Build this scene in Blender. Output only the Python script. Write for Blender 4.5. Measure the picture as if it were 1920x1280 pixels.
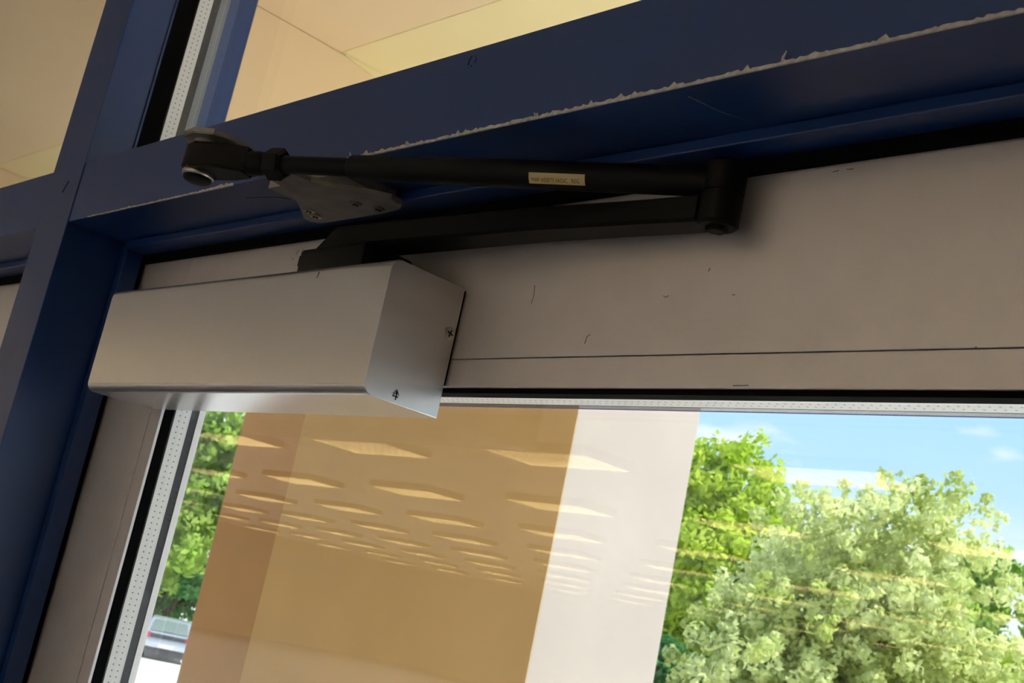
import bpy, bmesh, math, random
import numpy as np
from mathutils import Vector, Matrix
for o in list(bpy.data.objects): bpy.data.objects.remove(o, do_unlink=True)
S = bpy.context.scene
COL = S.collection

# ------------------------------------------------------------------ camera
D = 0.46                     # distance camera -> door face (m)
CZ = 1.897                   # camera height (m)
F_PX = 2368.0
def _rot(rx, ry, rz):
    return Matrix.Rotation(rz, 3, 'Z') @ Matrix.Rotation(ry, 3, 'Y') @ Matrix.Rotation(rx, 3, 'X')
cam_d = bpy.data.cameras.new('camera'); cam = bpy.data.objects.new('camera', cam_d); COL.objects.link(cam)
cam_d.sensor_width = 36.0; cam_d.lens = 36.0 * F_PX / 1920.0
cam_d.clip_start = 0.01; cam_d.clip_end = 500
cam.matrix_world = Matrix.Translation((0, -D, CZ)) @ _rot(1.79727025, -0.20353106, 0.79988369).to_4x4()
cam_d.dof.use_dof = True; cam_d.dof.focus_distance = 0.70; cam_d.dof.aperture_fstop = 40
S.camera = cam

# ------------------------------------------------------------------ view, sky, sun
S.view_settings.view_transform = 'Standard'; S.view_settings.look = 'None'
S.view_settings.gamma = 1.0; S.view_settings.use_curve_mapping = False
S.view_settings.exposure = 0.25
w = bpy.data.worlds.new('sky'); S.world = w; w.use_nodes = True
nt = w.node_tree; nt.nodes.clear()
def _n(t, **k):
    n = nt.nodes.new(t)
    for a, b in k.items(): setattr(n, a, b)
    return n
tc = _n('ShaderNodeTexCoord'); sep = _n('ShaderNodeSeparateXYZ'); nt.links.new(tc.outputs['Generated'], sep.inputs[0])
ramp = _n('ShaderNodeValToRGB'); nt.links.new(sep.outputs['Z'], ramp.inputs[0])
cr = ramp.color_ramp
cr.elements[0].position = 0.0; cr.elements[0].color = (.95, .97, 1.0, 1)
cr.elements[1].position = 1.0; cr.elements[1].color = (.13, .33, .80, 1)
e = cr.elements.new(.115); e.color = (.88, .94, 1.0, 1)
e = cr.elements.new(.165); e.color = (.52, .76, 1.0, 1)
e = cr.elements.new(.30); e.color = (.36, .66, 1.0, 1)
noi = _n('ShaderNodeTexNoise'); noi.inputs['Scale'].default_value = 7.0; noi.inputs['Detail'].default_value = 6
mp = _n('ShaderNodeMapping'); mp.inputs['Scale'].default_value = (1, 1, 3.0); mp.inputs['Location'].default_value = (.35, .2, .1)
nt.links.new(tc.outputs['Generated'], mp.inputs[0]); nt.links.new(mp.outputs[0], noi.inputs['Vector'])
cl = _n('ShaderNodeValToRGB'); cl.color_ramp.elements[0].position = .56; cl.color_ramp.elements[1].position = .68
nt.links.new(noi.outputs[0], cl.inputs[0])
mixc = _n('ShaderNodeMixRGB'); mixc.inputs[2].default_value = (1.0, 1.0, 1.0, 1)
nt.links.new(cl.outputs[0], mixc.inputs[0]); nt.links.new(ramp.outputs[0], mixc.inputs[1])
bg = _n('ShaderNodeBackground'); bg.inputs['Strength'].default_value = 1.15
wo = _n('ShaderNodeOutputWorld')
nt.links.new(mixc.outputs[0], bg.inputs['Color']); nt.links.new(bg.outputs[0], wo.inputs[0])
SUN_AZ, SUN_EL = math.radians(28), math.radians(52)      # azimuth from +X towards +Y
sd = bpy.data.lights.new('sun', 'SUN'); sd.energy = 7.0; sd.angle = math.radians(.53); sd.color = (1.0, .96, .93)
sun = bpy.data.objects.new('sun', sd); COL.objects.link(sun)
sdir = Vector((math.cos(SUN_EL) * math.cos(SUN_AZ), math.cos(SUN_EL) * math.sin(SUN_AZ), math.sin(SUN_EL)))
sun.rotation_euler = sdir.to_track_quat('Z', 'Y').to_euler(); sun.location = sdir * 40

# ------------------------------------------------------------------ materials
def mat(name, base, rough=.5, metal=0.0, spec=.5, **kw):
    m = bpy.data.materials.new(name); m.use_nodes = True
    b = m.node_tree.nodes['Principled BSDF']
    b.inputs['Base Color'].default_value = (*base, 1); b.inputs['Roughness'].default_value = rough
    b.inputs['Metallic'].default_value = metal; b.inputs['Specular IOR Level'].default_value = spec
    for k, v in kw.items(): b.inputs[k].default_value = v
    return m
def vary(m, scale=(1, 1, 1), amount=.15, detail=3, rough_amount=0.0, bump=0.0, nscale=1.0):
    """procedural grain: noise multiplies base colour, optional roughness + bump"""
    t = m.node_tree; b = t.nodes['Principled BSDF']; L = t.links
    co = t.nodes.new('ShaderNodeTexCoord'); mp = t.nodes.new('ShaderNodeMapping'); mp.inputs['Scale'].default_value = scale
    no = t.nodes.new('ShaderNodeTexNoise'); no.inputs['Scale'].default_value = nscale; no.inputs['Detail'].default_value = detail
    L.new(co.outputs['Object'], mp.inputs[0]); L.new(mp.outputs[0], no.inputs['Vector'])
    mr = t.nodes.new('ShaderNodeMapRange'); mr.inputs[1].default_value = .3; mr.inputs[2].default_value = .7
    mr.inputs[3].default_value = 1 - amount; mr.inputs[4].default_value = 1 + amount
    L.new(no.outputs[0], mr.inputs[0])
    mx = t.nodes.new('ShaderNodeMixRGB'); mx.blend_type = 'MULTIPLY'; mx.inputs[0].default_value = 1
    mx.inputs[1].default_value = b.inputs['Base Color'].default_value
    L.new(mr.outputs[0], mx.inputs[2]); L.new(mx.outputs[0], b.inputs['Base Color'])
    if rough_amount:
        r0 = b.inputs['Roughness'].default_value
        r = t.nodes.new('ShaderNodeMapRange'); r.inputs[1].default_value = .3; r.inputs[2].default_value = .7
        r.inputs[3].default_value = r0 - rough_amount; r.inputs[4].default_value = r0 + rough_amount
        L.new(no.outputs[0], r.inputs[0]); L.new(r.outputs[0], b.inputs['Roughness'])
    if bump:
        bu = t.nodes.new('ShaderNodeBump'); bu.inputs['Strength'].default_value = bump; bu.inputs['Distance'].default_value = .001
        L.new(no.outputs[0], bu.inputs['Height']); L.new(bu.outputs[0], b.inputs['Normal'])
    return m
M = {}
M['alu'] = vary(mat('anodised_aluminium', (.70, .67, .675), .42, .5), (40, 40, 40), .03, 3, .0)
M['steel'] = vary(mat('brushed_steel', (.64, .63, .63), .27, .75), (30, 3000, 3000), .02, 1, .0)
M['blue'] = vary(mat('blue_frame_paint', (.0025, .035, .16), .38, 0, .62), (9, 9, 9), .10, 4, .05)
M['navystrip'] = mat('navy_strip', (.02, .035, .28), .6, 0, .15)
M['black'] = mat('black_rubber', (.003, .003, .0035), .9, 0, .06)
M['blackmetal'] = mat('black_painted_steel', (.003, .003, .0035), .5, 0, .15)
M['chrome'] = mat('zinc_plated_steel', (.62, .60, .55), .28, 1)
M['dull'] = vary(mat('dull_plate_steel', (.27, .26, .245), .45, .7), (60, 60, 60), .2)
M['darkscuff'] = mat('dark_scuff', (.02, .02, .025), .8)
M['paintchip'] = vary(mat('chipped_white_edge', (.55, .53, .50), .8), (300, 300, 300), .25)
M['sticker'] = mat('cream_sticker', (.62, .50, .24), .5)
M['ink'] = mat('black_ink', (.015, .012, .01), .7)
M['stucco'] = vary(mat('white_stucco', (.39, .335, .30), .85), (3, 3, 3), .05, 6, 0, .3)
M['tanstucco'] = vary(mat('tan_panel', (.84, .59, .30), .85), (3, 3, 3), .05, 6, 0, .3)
M['brownstucco'] = vary(mat('brown_stucco', (.56, .31, .12), .85), (3, 3, 3), .06, 6, 0, .3)
M['canopy'] = vary(mat('canopy_board', (.90, .68, .40), .8), (1.2, 1.2, 1.2), .05, 4)
M['canopy_lit'] = vary(mat('canopy_board_lit_yellow', (.93, .78, .40), .7), (1.2, 1.2, 1.2), .05, 4)  # yellow light patch on the canopy ceiling, put into the base colour
M['concrete'] = vary(mat('pale_concrete', (.78, .72, .66), .9), (.8, .8, .8), .08, 6)
M['wall'] = vary(mat('tan_wall_paint', (.50, .43, .34), .8), (.3, .3, .3), .05)
M['band'] = mat('grey_wall_band', (.42, .42, .42), .8)
M['ceil'] = vary(mat('ceiling_tile', (.86, .83, .78), .9), (.6, .6, .6), .04)
M['floor'] = vary(mat('vinyl_floor', (.09, .085, .078), .5), (.5, .5, .5), .06)
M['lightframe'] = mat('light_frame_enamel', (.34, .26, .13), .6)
M['added_louver'] = mat('added_louver_tan', (.16, .112, .042), .6)  # dark tan blades, added to keep the mirrored lights dim
def emission(name, col, st):
    m = bpy.data.materials.new(name); m.use_nodes = True; t = m.node_tree; t.nodes.clear()
    e = t.nodes.new('ShaderNodeEmission'); e.inputs[0].default_value = (*col, 1); e.inputs[1].default_value = st
    o = t.nodes.new('ShaderNodeOutputMaterial'); t.links.new(e.outputs[0], o.inputs[0]); return m
M['lamp'] = emission('fluorescent_tube', (1.0, .97, .955), 88.0)
def glass(name, tint=(.965, .985, .975)):
    m = bpy.data.materials.new(name); m.use_nodes = True; t = m.node_tree; t.nodes.clear(); L = t.links
    g = t.nodes.new('ShaderNodeNewGeometry')
    dp = t.nodes.new('ShaderNodeVectorMath'); dp.operation = 'DOT_PRODUCT'
    L.new(g.outputs['Incoming'], dp.inputs[0]); L.new(g.outputs['Normal'], dp.inputs[1])
    def mth(op, a, bv=None):
        n = t.nodes.new('ShaderNodeMath'); n.operation = op
        for i, v in enumerate((a, bv)):
            if v is None: continue
            if isinstance(v, (int, float)): n.inputs[i].default_value = v
            else: L.new(v, n.inputs[i])
        return n.outputs[0]
    c = mth('ABSOLUTE', dp.outputs['Value'])
    f = mth('ADD', mth('MULTIPLY', mth('POWER', mth('SUBTRACT', 1.0, c), 5.0), .96), .04)
    tr = t.nodes.new('ShaderNodeBsdfTransparent'); tr.inputs[0].default_value = (*tint, 1)
    gl = t.nodes.new('ShaderNodeBsdfGlossy'); gl.inputs['Roughness'].default_value = 0.0
    mx = t.nodes.new('ShaderNodeMixShader'); L.new(f, mx.inputs[0]); L.new(tr.outputs[0], mx.inputs[1]); L.new(gl.outputs[0], mx.inputs[2])
    o = t.nodes.new('ShaderNodeOutputMaterial'); L.new(mx.outputs[0], o.inputs[0]); return m
M['glass'] = glass('clear_glass')
def spacer_mat():
    """satin aluminium spacer bar with two rows of tiny vent holes (run along x or z, rows across y)"""
    m = mat('spacer_bar_aluminium', (.80, .80, .80), .5, .25); t = m.node_tree; L = t.links; b = t.nodes['Principled BSDF']
    co = t.nodes.new('ShaderNodeTexCoord'); sp = t.nodes.new('ShaderNodeSeparateXYZ'); L.new(co.outputs['Object'], sp.inputs[0])
    def mth(op, a, bv=None):
        n = t.nodes.new('ShaderNodeMath'); n.operation = op
        for i, v in enumerate((a, bv)):
            if v is None: continue
            if isinstance(v, (int, float)): n.inputs[i].default_value = v
            else: L.new(v, n.inputs[i])
        return n.outputs[0]
    run = mth('ADD', sp.outputs[0], sp.outputs[2])
    u = mth('SUBTRACT', mth('FRACT', mth('MULTIPLY', run, 1 / .0045)), .5)
    u = mth('MULTIPLY', u, .0045)
    rows = None
    for yc in SP_ROWS:
        v = mth('SUBTRACT', sp.outputs[1], yc)
        d2 = mth('ADD', mth('MULTIPLY', u, u), mth('MULTIPLY', v, v))
        r = mth('LESS_THAN', d2, .0006 ** 2)
        rows = r if rows is None else mth('MAXIMUM', rows, r)
    mx = t.nodes.new('ShaderNodeMixRGB'); L.new(rows, mx.inputs[0])
    mx.inputs[1].default_value = (.80, .79, .80, 1); mx.inputs[2].default_value = (.16, .16, .16, 1)
    L.new(mx.outputs[0], b.inputs['Base Color']); return m

# ------------------------------------------------------------------ builders
def W(p):  # unit coords (door face distance = 1, camera at origin) -> metres
    return Vector((p[0] * D, (p[1] - 1) * D, p[2] * D + CZ))
ORG = {}
def tag(o, label=None, cat=None, group=None, kind=None):
    if label: o['label'] = label
    if cat: o['category'] = cat
    if group: o['group'] = group
    if kind: o['kind'] = kind
    return o
def empty(name, loc, rz=0.0):
    o = bpy.data.objects.new(name, None); COL.objects.link(o); o.location = loc; o.rotation_euler.z = rz
    o.empty_display_size = .05; ORG[o.name] = Vector(loc); return o
def link(name, bm, material, parent=None, smooth=False, local=False, auto=None):
    """bm in world metres (or already local to the parent's origin when local=True)"""
    me = bpy.data.meshes.new(name)
    org = Vector((0, 0, 0))
    if parent is not None and not local: org = ORG[parent.name]
    if parent is None and not local:
        vs = [v.co for v in bm.verts]
        org = Vector([(min(v[i] for v in vs) + max(v[i] for v in vs)) / 2 for i in range(2)] + [min(v[2] for v in vs)])
    if org.length: bmesh.ops.translate(bm, verts=bm.verts, vec=-org)
    bmesh.ops.recalc_face_normals(bm, faces=bm.faces)
    if smooth:
        for f in bm.faces: f.smooth = True
    bm.to_mesh(me); bm.free()
    if auto is not None:
        for p in me.polygons: p.use_smooth = True
        me.set_sharp_from_angle(angle=math.radians(auto))
    me.materials.append(M[material] if isinstance(material, str) else material)
    o = bpy.data.objects.new(name, me); COL.objects.link(o)
    if parent is not None:
        o.parent = parent; ORG[o.name] = ORG[parent.name] if not local else Vector((0, 0, 0))
    else:
        o.location = org; ORG[o.name] = org
    return o
def bm_box(bm, lo, hi, bev=0.0, seg=2):
    vs = [bm.verts.new((x, y, z)) for x in (lo[0], hi[0]) for y in (lo[1], hi[1]) for z in (lo[2], hi[2])]
    fs = []
    for q in ((0, 1, 3, 2), (4, 6, 7, 5), (0, 4, 5, 1), (2, 3, 7, 6), (0, 2, 6, 4), (1, 5, 7, 3)): fs.append(bm.faces.new([vs[i] for i in q]))
    bm.normal_update()
    if bev:
        es = list({e for f in fs for e in f.edges})
        bmesh.ops.bevel(bm, geom=es, offset=bev, segments=seg, profile=.5, affect='EDGES')
    return bm
def ubox(name, x, y, z, material, parent=None, bev=0.0, **k):   # box in unit coords
    a, b = W((x[0], y[0], z[0])), W((x[1], y[1], z[1]))
    return link(name, bm_box(bmesh.new(), a, b, bev), material, parent, **k)
def wbox(name, lo, hi, material, parent=None, bev=0.0, **k):    # box in metres
    return link(name, bm_box(bmesh.new(), lo, hi, bev), material, parent, **k)
def bm_ring(bm, x0, x1, z0, z1, wd, y0, y1):
    """rectangular ring (mitred), opening x0..x1,z0..z1, bar width wd outwards, depth y0..y1 (unit coords)"""
    inn = [(x0, z0), (x1, z0), (x1, z1), (x0, z1)]; out = [(x0 - wd, z0 - wd), (x1 + wd, z0 - wd), (x1 + wd, z1 + wd), (x0 - wd, z1 + wd)]
    V = {}
    for k, ps in (('i', inn), ('o', out)):
        for j, p in enumerate(ps):
            for yy in (0, 1): V[k, j, yy] = bm.verts.new(W((p[0], (y0, y1)[yy], p[1])))
    for j in range(4):
        n = (j + 1) % 4
        bm.faces.new([V['i', j, 0], V['i', n, 0], V['o', n, 0], V['o', j, 0]])
        bm.faces.new([V['i', j, 1], V['o', j, 1], V['o', n, 1], V['i', n, 1]])
        bm.faces.new([V['i', j, 0], V['i', j, 1], V['i', n, 1], V['i', n, 0]])
        bm.faces.new([V['o', j, 0], V['o', n, 0], V['o', n, 1], V['o', j, 1]])
    return bm
def ring(name, op, wd, y, material, parent, **k):
    return link(name, bm_ring(bmesh.new(), *op, wd, *y), material, parent, **k)
def bm_tube(bm, pts, radii, seg=20, cap=True):
    """round tube through world points"""
    pts = [Vector(p) for p in pts]; rings = []
    up = None
    for i, p in enumerate(pts):
        t = (pts[min(i + 1, len(pts) - 1)] - pts[max(i - 1, 0)]).normalized()
        if up is None: up = Vector((0, 0, 1)) if abs(t.z) < .9 else Vector((1, 0, 0))
        a = t.cross(up).normalized(); b = a.cross(t).normalized(); up = b
        r = radii[i] if hasattr(radii, '__len__') else radii
        rings.append([bm.verts.new(p + r * (math.cos(2 * math.pi * k / seg) * a + math.sin(2 * math.pi * k / seg) * b)) for k in range(seg)])
    for i in range(len(rings) - 1):
        for k in range(seg):
            bm.faces.new([rings[i][k], rings[i][(k + 1) % seg], rings[i + 1][(k + 1) % seg], rings[i + 1][k]])
    if cap:
        bm.faces.new(rings[0][::-1]); bm.faces.new(rings[-1])
    return bm
def bm_lathe(bm, base, axis, prof, seg=28):
    """profile [(r,h)] revolved round axis from base"""
    ax = Vector(axis).normalized(); u = ax.orthogonal().normalized(); v = ax.cross(u); rings = []
    for r, h in prof:
        if r < 1e-7: rings.append([bm.verts.new(Vector(base) + ax * h)])
        else: rings.append([bm.verts.new(Vector(base) + ax * h + r * (math.cos(2 * math.pi * k / seg) * u + math.sin(2 * math.pi * k / seg) * v)) for k in range(seg)])
    for A, B in zip(rings, rings[1:]):
        for k in range(seg):
            n = (k + 1) % seg
            if len(A) == 1 and len(B) == 1: continue
            if len(A) == 1: bm.faces.new([A[0], B[k], B[n]])
            elif len(B) == 1: bm.faces.new([A[k], A[n], B[0]])
            else: bm.faces.new([A[k], A[n], B[n], B[k]])
    for R_ in (rings[0], rings[-1]):
        if len(R_) > 1: bm.faces.new(R_)
    return bm
def bm_prism(bm, poly, off):
    """polygon of world points extruded by vector off"""
    a = [bm.verts.new(Vector(p)) for p in poly]; b = [bm.verts.new(Vector(p) + Vector(off)) for p in poly]; n = len(poly)
    bm.faces.new(a); bm.faces.new(b[::-1])
    for i in range(n): bm.faces.new([a[i], b[i], b[(i + 1) % n], a[(i + 1) % n]])
    return bm

# ================================================================== STRUCTURE: storefront frame
FY0, FY1 = .842, 1.0865                 # frame front / back
ZS, ZT = .5448, .660                    # transom bar bottom / top
MX0, MX1 = -2.335, -2.200               # centre mullion
ZF = -CZ / D                            # floor level in units
ZH = (2.80 - CZ) / D                    # head underside
XR = -.205                              # right jamb face
XL = MX0 - (MX1 * -1 - .205)            # left jamb face (mirrored door)
XL = MX0 - (XR - MX1)
def structure(o, label, cat): return tag(o, label, cat, kind='structure')
mull = structure(ubox('trim_1', (MX0, MX1), (FY0, FY1), (ZF, ZH), 'blue', bev=.0006), 'blue painted vertical mullion beside the door closer, standing between the two doors', 'mullion')
tr_r = structure(ubox('trim_2', (MX1 + .0006, XR - .0006), (FY0 + .002, FY1 - .002), (ZS, ZT), 'blue', bev=.0006), 'blue transom bar with chipped white lower edge above the closer arm', 'transom bar')
tr_l = structure(ubox('trim_3', (XL + .0006, MX0 - .0022), (FY0 + .004, FY1 - .004), (ZS, ZT), 'blue', bev=.0006), 'blue transom bar over the neighbouring door, beyond the mullion', 'transom bar')
jr = structure(ubox('trim_4', (XR, XR + .135), (FY0, FY1), (ZF, ZH), 'blue', bev=.0006), 'blue painted jamb at the latch side of the door with the closer', 'jamb')
jl = structure(ubox('trim_5', (XL - .135, XL), (FY0, FY1), (ZF, ZH), 'blue', bev=.0006), 'blue painted outer jamb of the neighbouring door', 'jamb')
hd = structure(ubox('trim_6', (XL - .135, XR + .135), (FY0, FY1), (ZH, ZH + .115), 'blue', bev=.0006), 'blue head bar along the top of the transom windows', 'head bar')
# door stops and weather seals (parts of the bars they are fixed to)
ubox('door_stop', (MX1 + .0218, XR - .0218), (.949, .9885), (.530, ZS - .0002), 'blue', tr_r, bev=.0008)
ubox('weather_seal', (MX1 + .0218, XR - .0218), (.9886, .9975), (.5150, .538), 'black', tr_r)
ubox('door_stop', (MX1 + .0001, MX1 + .0215), (.955, .9885), (ZF, ZS - .0004), 'blue', mull, bev=.0008)
ubox('weather_seal', (MX1 + .008, MX1 + .0185), (.9886, .9975), (ZF + .01, ZS - .003), 'black', mull)
ubox('door_stop', (MX0 - .0215, MX0 - .0001), (.955, .9885), (ZF, ZS - .0004), 'blue', mull, bev=.0008)
ubox('door_stop', (XL + .0218, MX0 - .0218), (.949, .9885), (.530, ZS - .0002), 'blue', tr_l, bev=.0008)
ubox('weather_seal', (XL + .0218, MX0 - .0218), (.9886, .9975), (.5150, .538), 'black', tr_l)
ubox('door_stop', (XR - .0215, XR - .0001), (.955, .9885), (ZF, ZS - .0004), 'blue', jr, bev=.0008)
ubox('door_stop', (XL + .0001, XL + .0215), (.955, .9885), (ZF, ZS - .0004), 'blue', jl, bev=.0008)

# ragged white chipped edge along the lower front arris of the bar
def chip_strip():
    rnd = random.Random(4); bm = bmesh.new()
    def run(x0, x1, step, hmul):
        x = x0; prev = None
        y = FY0 + .002
        while x < x1:
            t = (x - x0) / (x1 - x0)
            hh = hmul(t) * rnd.uniform(.55, 1.25)
            if rnd.random() < .10: hh *= 1.8
            p = rnd.uniform(.0008, .0022)
            a = [bm.verts.new(W((x, y - p, ZS - .0006))), bm.verts.new(W((x, y - p * .8, ZS + hh))), bm.verts.new(W((x, y + .0002, ZS + hh * 1.02))), bm.verts.new(W((x, y + .0005, ZS - .0008)))]
            if prev:
                for i in range(4): bm.faces.new([prev[i], prev[(i + 1) % 4], a[(i + 1) % 4], a[i]])
            else: bm.faces.new(a)
            prev = a; x += step * rnd.uniform(.5, 1.5)
        bm.faces.new(prev[::-1])
    run(-2.12, -1.63, .004, lambda t: .0010 + .0026 * t * t)
    run(-1.36, XR - .01, .004, lambda t: .0034)
    for x, h, lean in ((-.668, .011, .005), (-1.335, .009, -.003), (-.40, .006, .002), (-1.22, .006, .002), (-.99, .006, -.002)):
        bm_tube(bm, [W((x, FY0 + .0005, ZS + .001)), W((x + lean * .3, FY0 - .001, ZS + h * .5)), W((x + lean, FY0 - .002, ZS + h))], [.0011 * D, .0013 * D, .0005 * D], 6)
    return bm
link('chipped_edge', chip_strip(), 'paintchip', tr_r)
def stroke(name, pts, r, parent, material='darkscuff'):
    return link(name, bm_tube(bmesh.new(), [W(p) for p in pts], r * D, 5), material, parent, smooth=True)
def scuff_on_y(name, y, pts, r, parent, material='darkscuff'):
    return stroke(name, [(x, y, z) for x, z in pts], r, parent, material)
YF = FY0 + .0016
scuff_on_y('scuff_mark', YF, [(-1.131, .650), (-1.134, .646), (-1.135, .639)], .0008, tr_r)
scuff_on_y('scuff_mark', YF, [(-1.125, .649), (-1.121, .644), (-1.123, .639)], .0006, tr_r)
scuff_on_y('scuff_mark', YF, [(-1.129, .637), (-1.127, .635)], .0008, tr_r)
scuff_on_y('scuff_mark', FY0, [(-2.262, .607), (-2.252, .621), (-2.248, .628)], .0017, mull)
stroke('scratch', [(-.793, .863, ZS), (-.783, .905, ZS), (-.754, .955, ZS)], .0004, tr_r, 'dull')
stroke('scratch', [(-1.66, .885, ZS), (-1.60, .90, ZS), (-1.575, .915, ZS)], .0006, tr_r, 'blackmetal')

# ================================================================== doors
SP_ROWS = (0.0, 0.0)
def glazing(root, op, ys, z_sp_drop=0.0):
    """IGU in opening op=(x0,x1,z0,z1): ys = (gasket0, pane0, spacer0, spacer1, pane_out1)"""
    global SP_ROWS
    x0, x1, z0, z1 = op; g0, p0, s0, s1, p1 = ys
    SP_ROWS = tuple((s0 + (s1 - s0) * k - 1) * D - ORG[root.name].y for k in (.32, .68))
    sm = spacer_mat()
    op = (x0, x1, z0, z1 - z_sp_drop); z1 = z1 - z_sp_drop
    ring('gasket', op, .02, (g0, s0 - .0001), 'black', root)
    ring('spacer_bar', op, .015, (s0, s1), sm, root)
    ring('outer_gasket', op, .02, (s1 + .0001, p1), 'black', root)
    e = .0004
    ubox('glass_pane', (x0 + e, x1 - e), (p0, s0 - .0004), (z0 + e, z1 - e), 'glass', root)
    ubox('glass_pane', (x0 + e, x1 - e), (s1 + .0004, p1 - .002), (z0 + e, z1 - e), 'glass', root)
def make_door(name, x0, x1, label, hinge_left=True):
    """door leaf x0..x1 in unit coords"""
    r = empty(name, W(((x0 + x1) / 2, 1.05, ZF + .02))); structure(r, label, 'door')
    ztop, zbot = .5220, ZF + .022
    sw = .182; bw = .0375                      # stile width, glazing bead width
    ox0, ox1, oz0, oz1 = x0 + sw + bw, x1 - sw - bw, zbot + .45 + bw, .282
    y0, y1 = 1.0, 1.098
    ubox('stile', (x0, x0 + sw), (y0, y1), (zbot, ztop), 'alu', r, bev=.0003)
    ubox('stile', (x1 - sw, x1), (y0, y1), (zbot, ztop), 'alu', r, bev=.0003)
    tr = ubox('top_rail', (x0 + sw + .0006, x1 - sw - .0006), (y0 + .0003, y1), (oz1 + bw, ztop), 'alu', r, bev=.0003)
    ubox('bottom_rail', (x0 + sw + .0006, x1 - sw - .0006), (y0 + .0003, y1), (zbot, oz0 - bw), 'alu', r, bev=.0003)
    # glazing beads: four snap-in strips, separated from rails by a fine joint
    j = .0012
    ubox('glazing_bead', (x0 + sw + j, ox0), (y0 + .0006, 1.006), (oz0 - bw + j, oz1 + bw - j), 'alu', r, bev=.0003)
    ubox('glazing_bead', (ox1, x1 - sw - j), (y0 + .0006, 1.006), (oz0 - bw + j, oz1 + bw - j), 'alu', r, bev=.0003)
    ubox('glazing_bead', (ox0 + .0006, ox1 - .0006), (y0 + .0006, 1.006), (oz1, oz1 + bw - j), 'alu', r, bev=.0003)
    ubox('glazing_bead', (ox0 + .0006, ox1 - .0006), (y0 + .0006, 1.006), (oz0 - bw + j, oz0), 'alu', r, bev=.0003)
    op = (ox0, ox1, oz0, oz1)
    glazing(r, op, (1.0062, 1.0240, 1.027, 1.056, 1.0706), .0062)
    ubox('bead_top_strip', (ox0 + .001, ox1 - .001), (1.0708, 1.0824), (oz1 - .0043, oz1 - .0003), 'navystrip', r)  # dark blue strip along the top of the outer bead
    ring('outer_bead', op, .0372, (1.0708, 1.0824), 'alu', r)
    ring('glazing_pocket', (ox0 - .0205, ox1 + .0205, oz0 - .0205, oz1 + .0205), .0165, (1.0065, 1.0705), 'black', r)
    return r, tr
door1, rail1 = make_door('door_1', -2.1895, XR - .010, 'silver aluminium glass door carrying the door closer')
door2, rail2 = make_door('door_2', XL + .010, MX0 - .0105, 'silver aluminium glass door on the far side of the blue mullion')
# scuffs on the top rail
for pts in ([(-1.006, .3345), (-1.0045, .343), (-1.000, .3455)], [(-.900, .387), (-.8965, .385), (-.8925, .387)], [(-.843, .4115), (-.8418, .4155)],
            [(-.706, .5085), (-.699, .5095)], [(-.690, .5095), (-.682, .509)], [(-1.1105, .412), (-1.1085, .400), (-1.110, .388)],
            [(-.806, .383), (-.802, .3833)], [(-.531, .3198), (-.529, .3202)], [(-.785, .2845), (-.766, .285)], [(-1.668, .5035), (-1.672, .4965)], [(-1.655, .5045), (-1.658, .4975)], [(-1.676, .4905), (-1.678, .488)]):
    scuff_on_y('scuff_mark', 1.0001, pts, .00035, door1)

# ================================================================== transom windows
def make_window(name, x0, x1, label):
    r = empty(name, W(((x0 + x1) / 2, .98, ZT))); structure(r, label, 'window')
    op = (x0 + .0006, x1 - .0006, ZT + .002, ZH - .002)
    glazing(r, (op[0] + .003, op[1] - .003, op[2] + .003, op[3] - .003), (.926, .963, .966, .993, 1.008))
    gm = mat('grey_sealant', (.22, .22, .23), .6)
    ring('sealant', (op[0] + .002, op[1] - .002, op[2] + .002, op[3] - .002), .0018, (1.0085, 1.028), gm, r)
    ring('glazing_stop', (op[0] + .0022, op[1] - .0022, op[2] + .0022, op[3] - .0022), .002, (.9215, .9258), 'blue', r)
    return r
make_window('window_1', MX1, XR, 'clear transom window above the blue bar over the door closer')
make_window('window_2', XL, MX0, 'clear transom window over the neighbouring door')

# ================================================================== DOOR CLOSER
cl = empty('door_closer', W((-1.6, .94, .2395)))
tag(cl, 'surface mounted door closer with brushed steel box cover and black folded arm', 'door closer')
bm = bmesh.new()
R_ = .013; y0_, y1_, z0_, z1_ = .875, .9965, .2395, .4135; prof = [(y1_, z0_)]
prof += [(y0_ + R_ - R_ * math.sin(t), z0_ + R_ - R_ * math.cos(t)) for t in [math.pi / 2 * q / 8 for q in range(9)]]
prof += [(y0_ + R_ - R_ * math.cos(t), z1_ - R_ + R_ * math.sin(t)) for t in [math.pi / 2 * q / 8 for q in range(9)]]
prof += [(y1_, z1_)]
bm_prism(bm, [W((-2.0, y, z)) for y, z in prof], (.764 * D, 0, 0))
es = [e for e in bm.edges if abs(e.verts[0].co.x - e.verts[1].co.x) < 1e-6]
bmesh.ops.bevel(bm, geom=es, offset=.0005, segments=1, profile=.5, affect='EDGES')
cover = link('cover', bm, 'steel', cl, auto=20)
tag(cover, 'brushed steel box cover')
ubox('gap_shadow_plate', (-1.992, -1.2385), (.9967, .9998), (.2835, .411), 'black', cl)  # black plate added as the dark shadow line between cover and door
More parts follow.
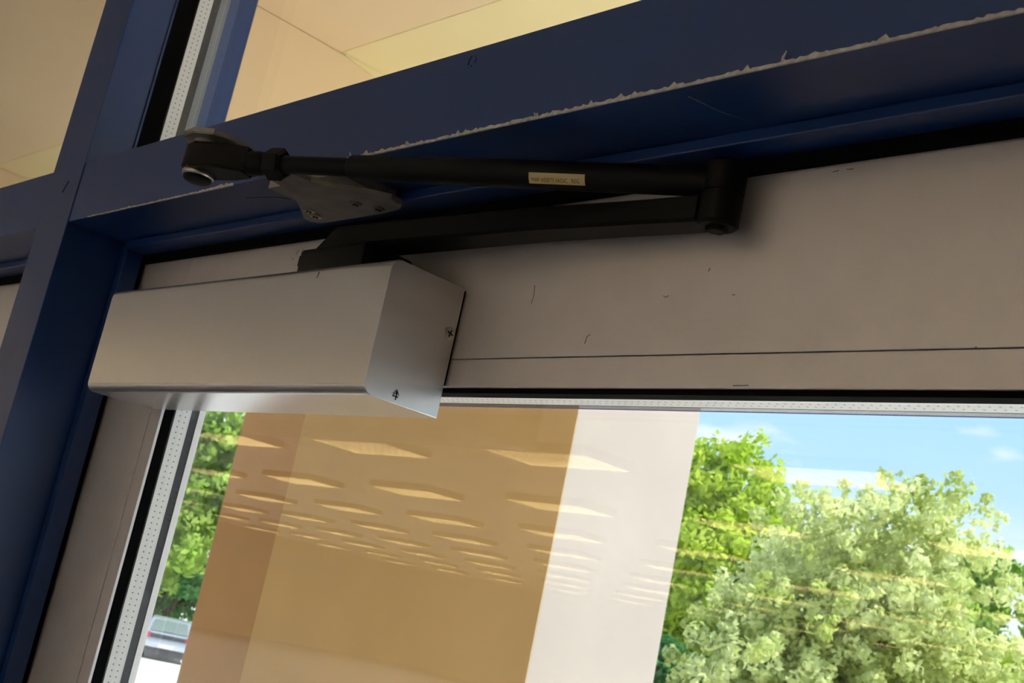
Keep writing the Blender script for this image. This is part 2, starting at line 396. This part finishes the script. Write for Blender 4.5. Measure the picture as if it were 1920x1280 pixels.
# end screw with cross recess
def screw(name, pos, axis, r, parent, material='chrome', h=.0012):
    bm = bmesh.new(); ax = Vector(axis).normalized()
    bm_lathe(bm, Vector(pos), ax, [(r, 0), (r, h * .45), (r * .86, h * .85), (r * .5, h), (0, h)], 24)
    o = link(name, bm, material, parent, auto=40)
    u = ax.orthogonal().normalized(); u = (Matrix.Rotation(.5, 3, ax) @ u); v = ax.cross(u)
    bm = bmesh.new()
    for d1, d2 in ((u, v), (v, u)):
        c = Vector(pos) + ax * (h - .0001)
        poly = [c + d1 * r * .58 + d2 * r * .12, c - d1 * r * .58 + d2 * r * .12, c - d1 * r * .58 - d2 * r * .12, c + d1 * r * .58 - d2 * r * .12]
        bm_prism(bm, poly, ax * .0003)
    link('cross_recess', bm, 'darkscuff', o)
    return o
screw('cover_screw', W((-1.236, .9855, .349)), (1, 0, 0), .0039, cl)
# small dark stamp on the end of the cover: an arrow over a figure 4
def stamp():
    bm = bmesh.new(); X0 = -1.2358
    def bar(p, q, t):
        (y0, z0), (y1, z1) = p, q
        d = Vector((0, y1 - y0, z1 - z0)).normalized(); n = Vector((0, -d.z, d.y)) * t
        poly = [W((X0, y0, z0)) + n * D, W((X0, y1, z1)) + n * D, W((X0, y1, z1)) - n * D, W((X0, y0, z0)) - n * D]
        bm_prism(bm, poly, (.00012, 0, 0))
    cy, cz = .9247, .2505; k = .0052
    bar((cy - k * .9, cz + k * .1), (cy, cz + k * 1.25), .0004); bar((cy, cz + k * 1.25), (cy + k * .9, cz + k * .1), .0004)
    bar((cy - k * .3, cz + k * .3), (cy - k * .9, cz - k * .4), .0006); bar((cy - k * .9, cz - k * .4), (cy + k * .8, cz - k * .4), .0008)
    bar((cy + k * .2, cz + k * .4), (cy + k * .2, cz - k * 1.2), .0008); bar((cy, cz + k * .8), (cy + k * .2, cz), .0010)
    return bm
link('stamp_mark', stamp(), 'darkscuff', cl)
scuff_on_y('scuff_mark', .8749, [(-1.395, .4045), (-1.397, .396)], .0004, cl)
# pinion hub and main arm (runs right, along the door, to the elbow)
EL = (-.815, .968); PV = (-1.447, .698); ZA = .4955; ZE = .498
bm = bmesh.new()
bm_lathe(bm, W((-1.44, .935, .4136)), (0, 0, 1), [(.030 * D, 0), (.030 * D, .012 * D), (.026 * D, .014 * D), (.026 * D, .045 * D), (.022 * D, .050 * D)], 32)
bm_box(bm, W((-1.488, .895, .4136)), W((-1.335, .980, .452)), .003)  # block widens the hub to fill the arm's dark shadow above the cover
link('hub_and_shadow_block', bm, 'blackmetal', cl, auto=40)
def main_arm():
    bm = bmesh.new()
    # side profile (x, z) of the cranked arm; y follows the line pinion->elbow
    up = [(-1.500, .448), (-1.468, .450), (-1.432, .485), (-1.35, .4875), (-1.07, .4850), (-.90, .4800), (-.830, .4790)]
    lo = [(-1.500, .4280), (-1.46, .4280), (-1.415, .4500), (-1.35, .4560), (-1.07, .4555), (-.90, .4510), (-.830, .4490)]
    hw = [.030, .033, .030, .026, .023, .021, .020]
    prev = None
    for (xu, zu), (xl, zl), w_ in zip(up, lo, hw):
        yc = .935 + (EL[1] - .935) * (xu + 1.47) / (EL[0] + 1.47)
        ring_ = []
        for y, z, x in ((yc - w_, zl + .003, xl), (yc - w_ + .004, zl, xl), (yc + w_ - .004, zl, xl), (yc + w_, zl + .003, xl), (yc + w_, zu - .003, xu), (yc + w_ - .004, zu, xu), (yc - w_ + .004, zu, xu), (yc - w_, zu - .003, xu)):
            ring_.append(bm.verts.new(W((x, y, z))))
        if prev:
            for i in range(8): bm.faces.new([prev[i], prev[(i + 1) % 8], ring_[(i + 1) % 8], ring_[i]])
        else: bm.faces.new(ring_)
        prev = ring_
    bm.faces.new(prev[::-1])
    return bm
link('main_arm', main_arm(), 'blackmetal', cl, auto=30)
bm = bmesh.new()
bm_lathe(bm, W((-1.482, .930, .449)), (0, 0, 1), [(.011 * D, 0), (.011 * D, .004 * D), (.0085 * D, .008 * D), (0, .009 * D)], 18)
link('pinion_bolt', bm, 'chrome', cl, auto=40)
# elbow joint
bm = bmesh.new()
bm_lathe(bm, W((EL[0], EL[1], .447)), (0, 0, 1), [(0, 0), (.019 * D, 0), (.0225 * D, .003 * D), (.0225 * D, .034 * D), (.0205 * D, .0345 * D), (.0205 * D, .0365 * D), (.0225 * D, .037 * D), (.0225 * D, .068 * D), (.020 * D, .0715 * D), (.013 * D, .073 * D), (0, .0735 * D)], 32)
link('elbow_joint', bm, 'blackmetal', cl, auto=35)
bm = bmesh.new()
bm_lathe(bm, W((EL[0], EL[1], .447)), (0, 0, -1), [(.012 * D, 0), (.012 * D, .003 * D), (.010 * D, .005 * D), (0, .005 * D)], 6)
link('elbow_bolt', bm, 'blackmetal', cl)
# forearm
P0 = Vector((PV[0], PV[1], ZA)); P1 = Vector((EL[0], EL[1], ZE))
def along(t): return W(P0 + (P1 - P0) * t)
bm = bmesh.new(); bm_tube(bm, [along(.10), along(.42)], .0115 * D, 20)
link('adjusting_rod', bm, 'blackmetal', cl, auto=40)
bm = bmesh.new(); ts = [.325, .33, .50, .62, .90, 1.0]; rs = [.0125, .0150, .0158, .0165, .0165, .0165]
bm_tube(bm, [along(t) for t in ts], [r * D for r in rs], 28)
fore = link('forearm_tube', bm, 'blackmetal', cl, auto=40)
ax = (along(1) - along(0)).normalized()
bm = bmesh.new(); bm_lathe(bm, along(.150), ax, [(.0165 * D, 0), (.0205 * D, .003 * D), (.0205 * D, .022 * D), (.0165 * D, .026 * D)], 6)
link('jam_nut', bm, 'blackmetal', cl)
bm = bmesh.new(); bm_lathe(bm, along(.103), ax, [(.012 * D, 0), (.0155 * D, .004 * D), (.0155 * D, .022 * D), (.013 * D, .03 * D)], 24)
link('rod_socket', bm, 'blackmetal', cl, auto=40)
# rod end: eye block around the pivot, blending into the rod
bm = bmesh.new()
dirx = Vector((P1.x - P0.x, P1.y - P0.y)).normalized(); nx = Vector((-dirx.y, dirx.x))
pl = []
for k in range(13):
    an = math.pi / 2 + math.pi * k / 12
    pl.append((P0.x + .0235 * (math.cos(an) * dirx.x + math.sin(an) * nx.x), P0.y + .0235 * (math.cos(an) * dirx.y + math.sin(an) * nx.y)))
pl += [(P0.x + .045 * dirx.x - .0235 * nx.x, P0.y + .045 * dirx.y - .0235 * nx.y), (P0.x + .078 * dirx.x - .013 * nx.x, P0.y + .078 * dirx.y - .013 * nx.y),
       (P0.x + .078 * dirx.x + .013 * nx.x, P0.y + .078 * dirx.y + .013 * nx.y), (P0.x + .045 * dirx.x + .0235 * nx.x, P0.y + .045 * dirx.y + .0235 * nx.y)]
bm_prism(bm, [W((x, y, ZA - .016)) for x, y in pl], (0, 0, .034 * D))
bmesh.ops.bevel(bm, geom=[e for e in bm.edges if abs(e.verts[0].co.z - e.verts[1].co.z) < 1e-6], offset=.0016, segments=3, affect='EDGES')
link('rod_end', bm, 'blackmetal', cl, auto=35)
bm = bmesh.new()
bm_lathe(bm, W((PV[0], PV[1], ZA - .016)), (0, 0, -1), [(.0195 * D, -.001 * D), (.0205 * D, .001 * D), (.0205 * D, .005 * D), (.0190 * D, .0065 * D)], 32)
link('bolt_washer', bm, 'chrome', cl, auto=40)
bm = bmesh.new()
bm_lathe(bm, W((PV[0], PV[1], ZA - .0225)), (0, 0, -1), [(.0185 * D, 0), (.0175 * D, .004 * D), (.013 * D, .0065 * D), (0, .007 * D)], 32)
link('bolt_head', bm, 'blackmetal', cl, auto=40)
bm = bmesh.new()
bm_lathe(bm, W((PV[0], PV[1], ZA + .0175)), (0, 0, 1), [(.0165 * D, 0), (.0165 * D, .0085 * D)], 28)
link('pivot_collar', bm, 'dull', cl, auto=40)
# bracket plate: flange under the bar, neck reaching out to the pivot
outl = [(-1.500, .688), (-1.470, .686), (-1.4445, .702), (-1.4395, .728), (-1.449, .772), (-1.458, .815), (-1.452, .862), (-1.432, .893), (-1.392, .928), (-1.378, .948), (-1.380, .968), (-1.398, .981),
        (-1.44, .985), (-1.598, .985), (-1.612, .976), (-1.610, .960), (-1.575, .930), (-1.545, .900), (-1.520, .868), (-1.510, .825), (-1.513, .775), (-1.521, .730), (-1.518, .703)]
bm = bmesh.new(); bm_prism(bm, [W((x * .975, y * .975, .5215)) for x, y in outl], (0, 0, .008 * D))
bmesh.ops.bevel(bm, geom=[e for e in bm.edges if abs(e.verts[0].co.z - e.verts[1].co.z) < 1e-6], offset=.0006, segments=2, affect='EDGES')
brk = link('bracket_plate', bm, 'dull', cl, auto=18); tag(brk, 'dull grey steel mounting bracket')
ZB = .5215
ubox('packer', (-1.535, -1.365), (.848, .9455), (.5297, ZS - .0002), 'dull', cl)
for x, y in ((-1.415, .918), (-1.396, .9435), (-1.524, .9145), (-1.535, .934)):
    screw('bracket_screw', W((x, y, ZB)), (0, 0, -1), .0042, cl, 'chrome' if x < -1.5 else 'dull')
# cream sticker with small print, wrapped on the forearm tube facing the room
def tube_patch(t0, t1, a0, a1, r, n=10):
    bm = bmesh.new(); A, B = along(t0), along(t1); up = Vector((0, 0, 1)); s = ax.cross(up).normalized(); u2 = s.cross(ax).normalized(); rows = []
    for i in range(n + 1):
        an = a0 + (a1 - a0) * i / n; o = (math.cos(an) * s + math.sin(an) * u2) * r
        rows.append((bm.verts.new(A + o), bm.verts.new(B + o)))
    for p, q in zip(rows, rows[1:]): bm.faces.new([p[0], p[1], q[1], q[0]])
    return bm, s, u2
RT = .01655 * D
A0, A1 = math.radians(-58), math.radians(-14)
bm, s_, u_ = tube_patch(.680, .778, A0, A1, RT + .00012)
stk = link('arm_sticker', bm, 'sticker', fore, smooth=True); tag(stk, 'cream sticker with small black print')
def sticker_text():
    cu = bpy.data.curves.new('sticker_text', 'FONT'); cu.body = 'MAP ASSETS SADIC   REG'; cu.size = 1.0; cu.align_x = 'LEFT'
    to = bpy.data.objects.new('tmp', cu); COL.objects.link(to)
    dg = bpy.context.evaluated_depsgraph_get(); me = bpy.data.meshes.new_from_object(to.evaluated_get(dg))
    bm = bmesh.new(); bm.from_mesh(me); bpy.data.objects.remove(to, do_unlink=True)
    xs = [v.co.x for v in bm.verts]; x0, x1 = min(xs), max(xs)
    for v in bm.verts:
        t = .685 + (v.co.x - x0) / (x1 - x0) * (.768 - .685); an = math.radians(-49) + v.co.y / .75 * math.radians(17)
        v.co = along(t) + (math.cos(an) * s_ + math.sin(an) * u_) * (RT + .0002)
    return bm
link('sticker_print', sticker_text(), 'ink', fore)

# ================================================================== INTERIOR ROOM (seen mirrored in the glass)
CEIL = CZ + 1.45 + .085
RX0, RX1, RY0, RY1 = -37.0, 1.6, -30.0, (FY1 - 1) * D
structure(wbox('floor', (RX0, RY0, -.1), (RX1, RY1, 0), 'floor'), 'tan vinyl shop floor', 'floor')
structure(wbox('ceiling', (RX0, RY0, CEIL), (RX1, RY1, CEIL + .15), 'ceil'), 'cream shop ceiling', 'ceiling')
structure(wbox('wall_left', (RX0 - .2, RY0 - .2, 0), (RX0, RY1, CEIL), 'wall'), 'tan end wall of the shop', 'wall')
structure(wbox('wall_right', (RX1, RY0 - .2, 0), (RX1 + .2, RY1, CEIL), 'wall'), 'tan side wall of the shop', 'wall')
structure(wbox('wall_back', (RX0, RY0 - .2, 0), (RX1, RY0, CEIL), 'wall'), 'tan rear wall of the shop', 'wall')
structure(wbox('trim_7', (RX0, RY0, 2.35), (RX1, RY0 + .06, 3.1), 'band'), 'grey band along the rear shop wall', 'wall band')
structure(wbox('trim_8', (RX0, RY0, 2.35), (RX0 + .06, -.6, 3.1), 'band'), 'grey band along the end shop wall', 'wall band')
bm = bmesh.new()
xl, xr, zh = W((XL - .1355, 0, 0)).x, W((XR + .1355, 0, 0)).x, W((0, 0, ZH + .1155)).z
y0w, y1w = W((0, FY0 + .01, 0)).y, RY1
bm_box(bm, (RX0, y0w, 0), (xl, y1w, CEIL)); bm_box(bm, (xr, y0w, 0), (RX1, y1w, CEIL)); bm_box(bm, (xl, y0w, zh), (xr, y1w, CEIL))
structure(link('wall_front', bm, 'wall'), 'tan front wall around the blue storefront frame', 'wall')

# ceiling lights, with louver blades added to dim their reflection
LX, LY, DEP = 1.22, .60, .085
def light_proto():
    r = empty('ceiling_light', (0, 0, CEIL))
    tag(r, 'rectangular fluorescent light on the shop ceiling with an added louver, its rows mostly mirrored in the door glass', 'ceiling light', 'fluorescent lights on the shop ceiling')
    bm = bmesh.new()
    for lo, hi in (((-LX / 2, -LY / 2, -DEP), (LX / 2, -LY / 2 + .02, 0)), ((-LX / 2, LY / 2 - .02, -DEP), (LX / 2, LY / 2, 0)), ((-LX / 2, -LY / 2 + .02, -DEP), (-LX / 2 + .02, LY / 2 - .02, 0)), ((LX / 2 - .02, -LY / 2 + .02, -DEP), (LX / 2, LY / 2 - .02, 0))):
        bm_box(bm, lo, hi)
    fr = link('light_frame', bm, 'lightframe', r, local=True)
    bm = bmesh.new()
    for k in range(1, 6):
        y = -LY / 2 + .02 + (LY - .04) * k / 6; bm_box(bm, (-LX / 2 + .02, y - .003, -DEP + .002), (LX / 2 - .02, y + .003, -.03))
    for k in range(1, 10):
        x = -LX / 2 + .02 + (LX - .04) * k / 10; bm_box(bm, (x - .003, -LY / 2 + .02, -DEP + .001), (x + .003, LY / 2 - .02, -.031))
    link('added_louver_grid', bm, 'added_louver', r, local=True)
    bm = bmesh.new(); bm_box(bm, (-LX / 2 + .02, -LY / 2 + .02, -.02), (LX / 2 - .02, LY / 2 - .02, -.001))
    link('lamp_panel', bm, 'lamp', r, local=True)
    return r
lp = light_proto(); first = True
PX, PY = 1.79 * 1.45, 1.905 * 1.45
for j in range(-1, 8):  # nearest row is out of sight, added to light the closer
    for k in range(-10, 6):
        x = -6.97 * 1.45 + PX * k; y = .957 - 5.107 * 1.45 - D - PY * j
        if not (RX0 + 1 < x < RX1 - .8 and RY0 + .6 < y < -.5): continue
        if j == -1 and -9.0 < x < -3.0: continue
        if first: o = lp; first = False
        else:
            o = lp.copy(); COL.objects.link(o)
            for ch in lp.children:
                c = ch.copy(); COL.objects.link(c); c.parent = o
        o.location = (x, y, CEIL)

# ================================================================== OUTSIDE
CY = -D                                    # camera y
def cw(x, y, z): return (x, y + CY, z + CZ)  # camera-relative metres -> world
# canopy
can = empty('canopy', cw(-3.0, 1.4, 1.3)); tag(can, 'cream boarded canopy over the entrance, with a boxed cross beam', 'canopy')
Y0c = RY1 + .002 - CY
def cbox(name, lo, hi, m, parent, bev=0.0): return wbox(name, cw(*lo), cw(*hi), m, parent, bev)
cbox('soffit_board', (-9.0, Y0c, 1.30), (3.0, 1.528, 1.34), 'canopy', can)
cbox('lit_soffit_board', (-9.0, 1.530, 1.30), (3.0, 2.50, 1.34), 'canopy_lit', can)  # separate board coloured as the brighter, lit outer part of the ceiling
cbox('cross_beam', (-2.885, 1.12, .93), (-2.585, 2.50, 1.2995), 'canopy', can, .004)
cbox('cross_beam', (-5.14, 1.12, .93), (-4.84, 2.50, 1.2995), 'canopy', can, .004)
bm = bmesh.new()
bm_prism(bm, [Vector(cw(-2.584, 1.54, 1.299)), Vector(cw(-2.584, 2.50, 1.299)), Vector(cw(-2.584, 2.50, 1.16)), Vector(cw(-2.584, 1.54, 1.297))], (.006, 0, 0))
link('beam_light_wedge', bm, 'canopy_lit', can)  # tapered strip coloured as the wedge of light on the beam side
cbox('fascia', (-9.0, 2.502, .95), (3.0, 2.60, 1.75), 'canopy', can, .004)
cbox('roof_deck', (-9.0, Y0c, 1.342), (3.0, 2.50, 1.74), 'canopy', can)
# piers
yF = 2.62; k = yF / 2.5
x1c = -2.486 * k; x0c = -3.841 * k
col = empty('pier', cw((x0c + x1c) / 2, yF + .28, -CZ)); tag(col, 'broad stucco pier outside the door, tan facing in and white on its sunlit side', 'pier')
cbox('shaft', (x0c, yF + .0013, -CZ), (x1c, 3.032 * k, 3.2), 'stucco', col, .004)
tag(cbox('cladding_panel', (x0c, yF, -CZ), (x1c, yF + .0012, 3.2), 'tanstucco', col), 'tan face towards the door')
yB = 3.45; kb = yB / 2.5
col2 = empty('pier', cw(-4.1 * kb, yB + .2, -CZ)); tag(col2, 'narrow brown stucco pier behind the broad tan and white pier', 'pier')
cbox('shaft', (-4.254 * kb, yB, -CZ), (-3.60 * kb, yB + .5, 2.6), 'brownstucco', col2, .006)
# pavement, dropping away from the shop
def gz(y):  # world y -> ground height
    if y < 5: return 0.0
    t = min((y - 5) / 11, 1.0); return -1.57 * (t * t * (3 - 2 * t))
bm = bmesh.new(); ys = [RY1, 2, 5, 6, 7.5, 9, 10.5, 12, 13.5, 15, 16, 25, 60, 160]; prev = None
for y in ys:
    z = gz(y) - .01; row = [bm.verts.new((x, y, z)) for x in (-160, -60, -20, 0, 20, 60, 120)]
    if prev:
        for i in range(6): bm.faces.new([prev[i], prev[i + 1], row[i + 1], row[i]])
    prev = row
me_p = link('pavement', bm, 'concrete'); structure(me_p, 'pale sunlit concrete paving sloping away from the shop', 'pavement')
def polar(az, dist):
    a_ = math.radians(az); return dist * math.sin(a_), CY + dist * math.cos(a_)

# trees
def leaf_mat(name, c, c2, scale):
    m = bpy.data.materials.new(name); m.use_nodes = True; t = m.node_tree; t.nodes.clear(); L = t.links
    co = t.nodes.new('ShaderNodeTexCoord'); no = t.nodes.new('ShaderNodeTexNoise'); no.inputs['Scale'].default_value = scale; no.inputs['Detail'].default_value = 3
    L.new(co.outputs['Object'], no.inputs['Vector'])
    rp = t.nodes.new('ShaderNodeValToRGB'); rp.color_ramp.elements[0].position = .35; rp.color_ramp.elements[1].position = .65
    rp.color_ramp.elements[0].color = (*c, 1); rp.color_ramp.elements[1].color = (*c2, 1); L.new(no.outputs[0], rp.inputs[0])
    df = t.nodes.new('ShaderNodeBsdfDiffuse'); tl = t.nodes.new('ShaderNodeBsdfTranslucent')
    L.new(rp.outputs[0], df.inputs[0]); L.new(rp.outputs[0], tl.inputs[0])
    mx = t.nodes.new('ShaderNodeMixShader'); mx.inputs[0].default_value = .45; L.new(df.outputs[0], mx.inputs[1]); L.new(tl.outputs[0], mx.inputs[2])
    o = t.nodes.new('ShaderNodeOutputMaterial'); L.new(mx.outputs[0], o.inputs[0]); return m
M['bark'] = vary(mat('tree_bark', (.12, .09, .065), .9), (6, 6, 2), .3, 6)
M['leaf_bright'] = leaf_mat('leaf_bright', (.40, .55, .05), (.62, .72, .11), .9)
M['leaf_pale'] = leaf_mat('leaf_pale', (.48, .55, .14), (.84, .86, .46), 1.1)
M['leaf_mid'] = leaf_mat('leaf_mid', (.28, .46, .07), (.52, .66, .16), .5)
M['leaf_dark'] = leaf_mat('leaf_dark', (.06, .20, .07), (.12, .32, .10), .8)
def make_tree(name, label, cat, az, dist, ztop, zbase, rad, mleaf, nclus, nleaf, rc, ls, seed, lobes=16, sq=1.0):
    rng = np.random.default_rng(seed)
    x, y = polar(az, dist); g = gz(y) - .01
    r = empty(name, (x, y, g)); tag(r, label, cat)
    h = ztop - zbase; cz = (ztop + zbase) / 2 - g
    # lobes: blobs that make up the crown
    lc = rng.normal(size=(lobes, 3)); lc /= np.linalg.norm(lc, axis=1)[:, None]
    lc *= rng.uniform(.35, .72, (lobes, 1)); lr = rng.uniform(.30, .48, lobes)
    li = rng.integers(0, lobes, nclus)
    dv = rng.normal(size=(nclus, 3)); dv /= np.linalg.norm(dv, axis=1)[:, None]
    cc = lc[li] + dv * (lr[li] * rng.uniform(.45, 1.0, nclus) ** .5)[:, None]
    cc = cc * np.array([rad, rad, h / 2]) + np.array([0, 0, cz])
    cc[:, 2] = np.maximum(cc[:, 2], .25)
    cr_ = rc * rng.uniform(.6, 1.3, nclus)
    n = nclus * nleaf
    ci = np.repeat(np.arange(nclus), nleaf)
    d = rng.normal(size=(n, 3)); d /= np.linalg.norm(d, axis=1)[:, None]
    pos = cc[ci] + d * (cr_[ci] * rng.uniform(.55, 1.0, n))[:, None]
    nrm = d + rng.normal(size=(n, 3)) * .45; nrm /= np.linalg.norm(nrm, axis=1)[:, None]
    tt = np.cross(nrm, rng.normal(size=(n, 3))); tt /= np.linalg.norm(tt, axis=1)[:, None]
    bb = np.cross(nrm, tt); s = (ls * rng.uniform(.6, 1.3, n))[:, None]
    V = np.stack([pos - tt * s, pos + bb * s * .55, pos + tt * s, pos - bb * s * .55], 1).reshape(-1, 3)
    me = bpy.data.meshes.new('foliage'); me.vertices.add(4 * n); me.vertices.foreach_set('co', V.astype(np.float32).ravel())
    me.loops.add(4 * n); me.loops.foreach_set('vertex_index', np.arange(4 * n, dtype=np.int32))
    me.polygons.add(n); me.polygons.foreach_set('loop_start', np.arange(0, 4 * n, 4, dtype=np.int32)); me.update(calc_edges=True)
    me.materials.append(M[mleaf])
    o = bpy.data.objects.new('foliage', me); COL.objects.link(o); o.parent = r; o['kind'] = 'stuff'
    # trunk and main limbs
    bm = bmesh.new(); tr_ = max(.08, rad * .07)
    bm_tube(bm, [(0, 0, 0), (.04, .02, cz * .4), (-.03, .05, cz), (0, 0, cz + h * .25)], [tr_ * 1.3, tr_, tr_ * .75, tr_ * .3], 10)
    for q in lc[:7]:
        e_ = Vector((q[0] * rad, q[1] * rad, q[2] * h / 2 + cz)); s0 = Vector((0, .03, max(.2, cz - h * .2)))
        bm_tube(bm, [s0, s0.lerp(e_, .5) + Vector((0, 0, .1)), e_], [tr_ * .5, tr_ * .3, tr_ * .1], 6)
    link('trunk', bm, 'bark', r, local=True, smooth=True)
    return r
T = make_tree
T('leafy_tree', 'tall bright green tree beside the sunlit pier', 'tree', -37.6, 26, 7.15, -.3, 2.3, 'leaf_bright', 900, 44, .30, .095, 3)
T('blossom_tree', 'pale green tree covered in small rounded flower clusters', 'tree', -31.2, 20, 5.5, -1.6, 2.75, 'leaf_pale', 3400, 34, .16, .062, 8, 60)
T('leafy_tree', 'yellow green tree partly hidden beyond the pale flowering tree', 'tree', -23.6, 27, 5.0, -1.2, 2.2, 'leaf_bright', 800, 40, .28, .10, 11)
T('shrub', 'dark green shrub at the foot of the tall bright tree', 'shrub', -40.2, 22, 2.6, -1.5, 1.5, 'leaf_dark', 500, 40, .25, .09, 13)
T('leafy_tree', 'distant mid green tree far behind the pale flowering tree', 'tree', -27.0, 46, 8.4, -1.4, 4.2, 'leaf_mid', 700, 40, .5, .19, 17)
T('leafy_tree', 'distant dark tree filling the gap behind the tall bright tree', 'tree', -34.5, 40, 5.4, -1.4, 4.4, 'leaf_dark', 700, 40, .5, .17, 19)
T('leafy_tree', 'large mid green tree standing behind the parked car', 'tree', -62.4, 60, 13.5, -.9, 4.9, 'leaf_mid', 1100, 44, .55, .20, 23)
T('leafy_tree', 'second green tree behind the car, nearer the brown pier', 'tree', -56.5, 74, 14.0, -.5, 5.4, 'leaf_bright', 800, 40, .55, .20, 29)
T('shrub', 'dark green hedge bush behind the parked car', 'shrub', -60.6, 68, 2.4, -1.5, 4.0, 'leaf_dark', 600, 40, .35, .13, 31)
T('leafy_tree', 'far green tree on the skyline at the edge of the parking area', 'tree', -20.5, 50, 8.2, -1.4, 4.4, 'leaf_mid', 500, 40, .55, .2, 37)

# parked car, rear towards the shop
M['carpaint'] = mat('silver_car_paint', (.55, .56, .60), .25, .5)
M['carglass'] = mat('car_window_glass', (.20, .24, .20), .08, 0, .8)
M['cardark'] = mat('dark_car_plastic', (.045, .045, .055), .5)
M['carred'] = mat('red_tail_lamp', (.55, .02, .06), .25)
M['carwhite'] = mat('white_plate', (.8, .8, .82), .4)
cx, cy = polar(-60.35, 47.5); az = math.radians(-60.35)
car = empty('car', (cx, cy, gz(cy) - .01), -az); tag(car, 'silver estate car parked with its red tail lights towards the shop', 'car')
def car_body():
    bm = bmesh.new(); prof = [(.05, .30), (.0, .45), (.03, .72), (.06, .95), (.42, 1.42), (.7, 1.46), (2.3, 1.44), (3.1, 1.0), (4.2, .86), (4.42, .62), (4.40, .30)]
    secs = []
    for sx in (-1, -.94, .94, 1):
        row = []
        for y, z in prof:
            wd = .88 if z < 1.0 else .88 - (z - 1.0) * .42
            inset = 0 if abs(sx) < 1 else .03
            row.append(bm.verts.new((sx * wd, y + (inset if y < 2 else -inset), z - (inset if z > .6 else -inset))))
        secs.append(row)
    n = len(prof)
    for A, B in zip(secs, secs[1:]):
        for i in range(n): bm.faces.new([A[i], A[(i + 1) % n], B[(i + 1) % n], B[i]])
    bm.faces.new(secs[0]); bm.faces.new(secs[-1][::-1]); return bm
body = link('car_body', car_body(), 'carpaint', car, local=True)
def cpart(name, lo, hi, m, bev=.01): return link(name, bm_box(bmesh.new(), lo, hi, bev), m, car, local=True)
bm = bmesh.new(); bm_prism(bm, [(-.66, .085, 1.0), (.66, .085, 1.0), (.57, .375, 1.385), (-.57, .375, 1.385)], (0, -.02, .012)); link('rear_window', bm, 'carglass', car, local=True)
cpart('tail_light', (-.89, -.012, .76), (-.62, .12, .93), 'carred'); cpart('tail_light', (.62, -.012, .76), (.89, .12, .93), 'carred')
cpart('tailgate_trim', (-.615, -.008, .76), (.615, .06, .90), 'cardark'); cpart('rear_bumper', (-.88, -.09, .43), (.88, .1, .64), 'carpaint', .03)
cpart('lower_valance', (-.85, -.05, .20), (.85, .2, .425), 'cardark', .02); cpart('license_plate', (-.26, -.105, .47), (.26, -.085, .58), 'carwhite', .003)
for sx in (-1, 1):
    bm = bmesh.new(); bm_prism(bm, [(sx * .80, .75, 1.02), (sx * .80, 2.75, 1.02), (sx * .71, 2.2, 1.38), (sx * .71, .75, 1.38)], (sx * .025, 0, .01)); link('side_window', bm, 'carglass', car, local=True)
    for yy in (.85, 3.5):
        bm = bmesh.new(); bm_lathe(bm, (sx * .68, yy, .31), (sx, 0, 0), [(.0, 0), (.31, 0), (.32, .03), (.32, .17), (.28, .20), (.18, .19), (0, .19)], 24); link('wheel', bm, 'cardark', car, local=True, auto=40)
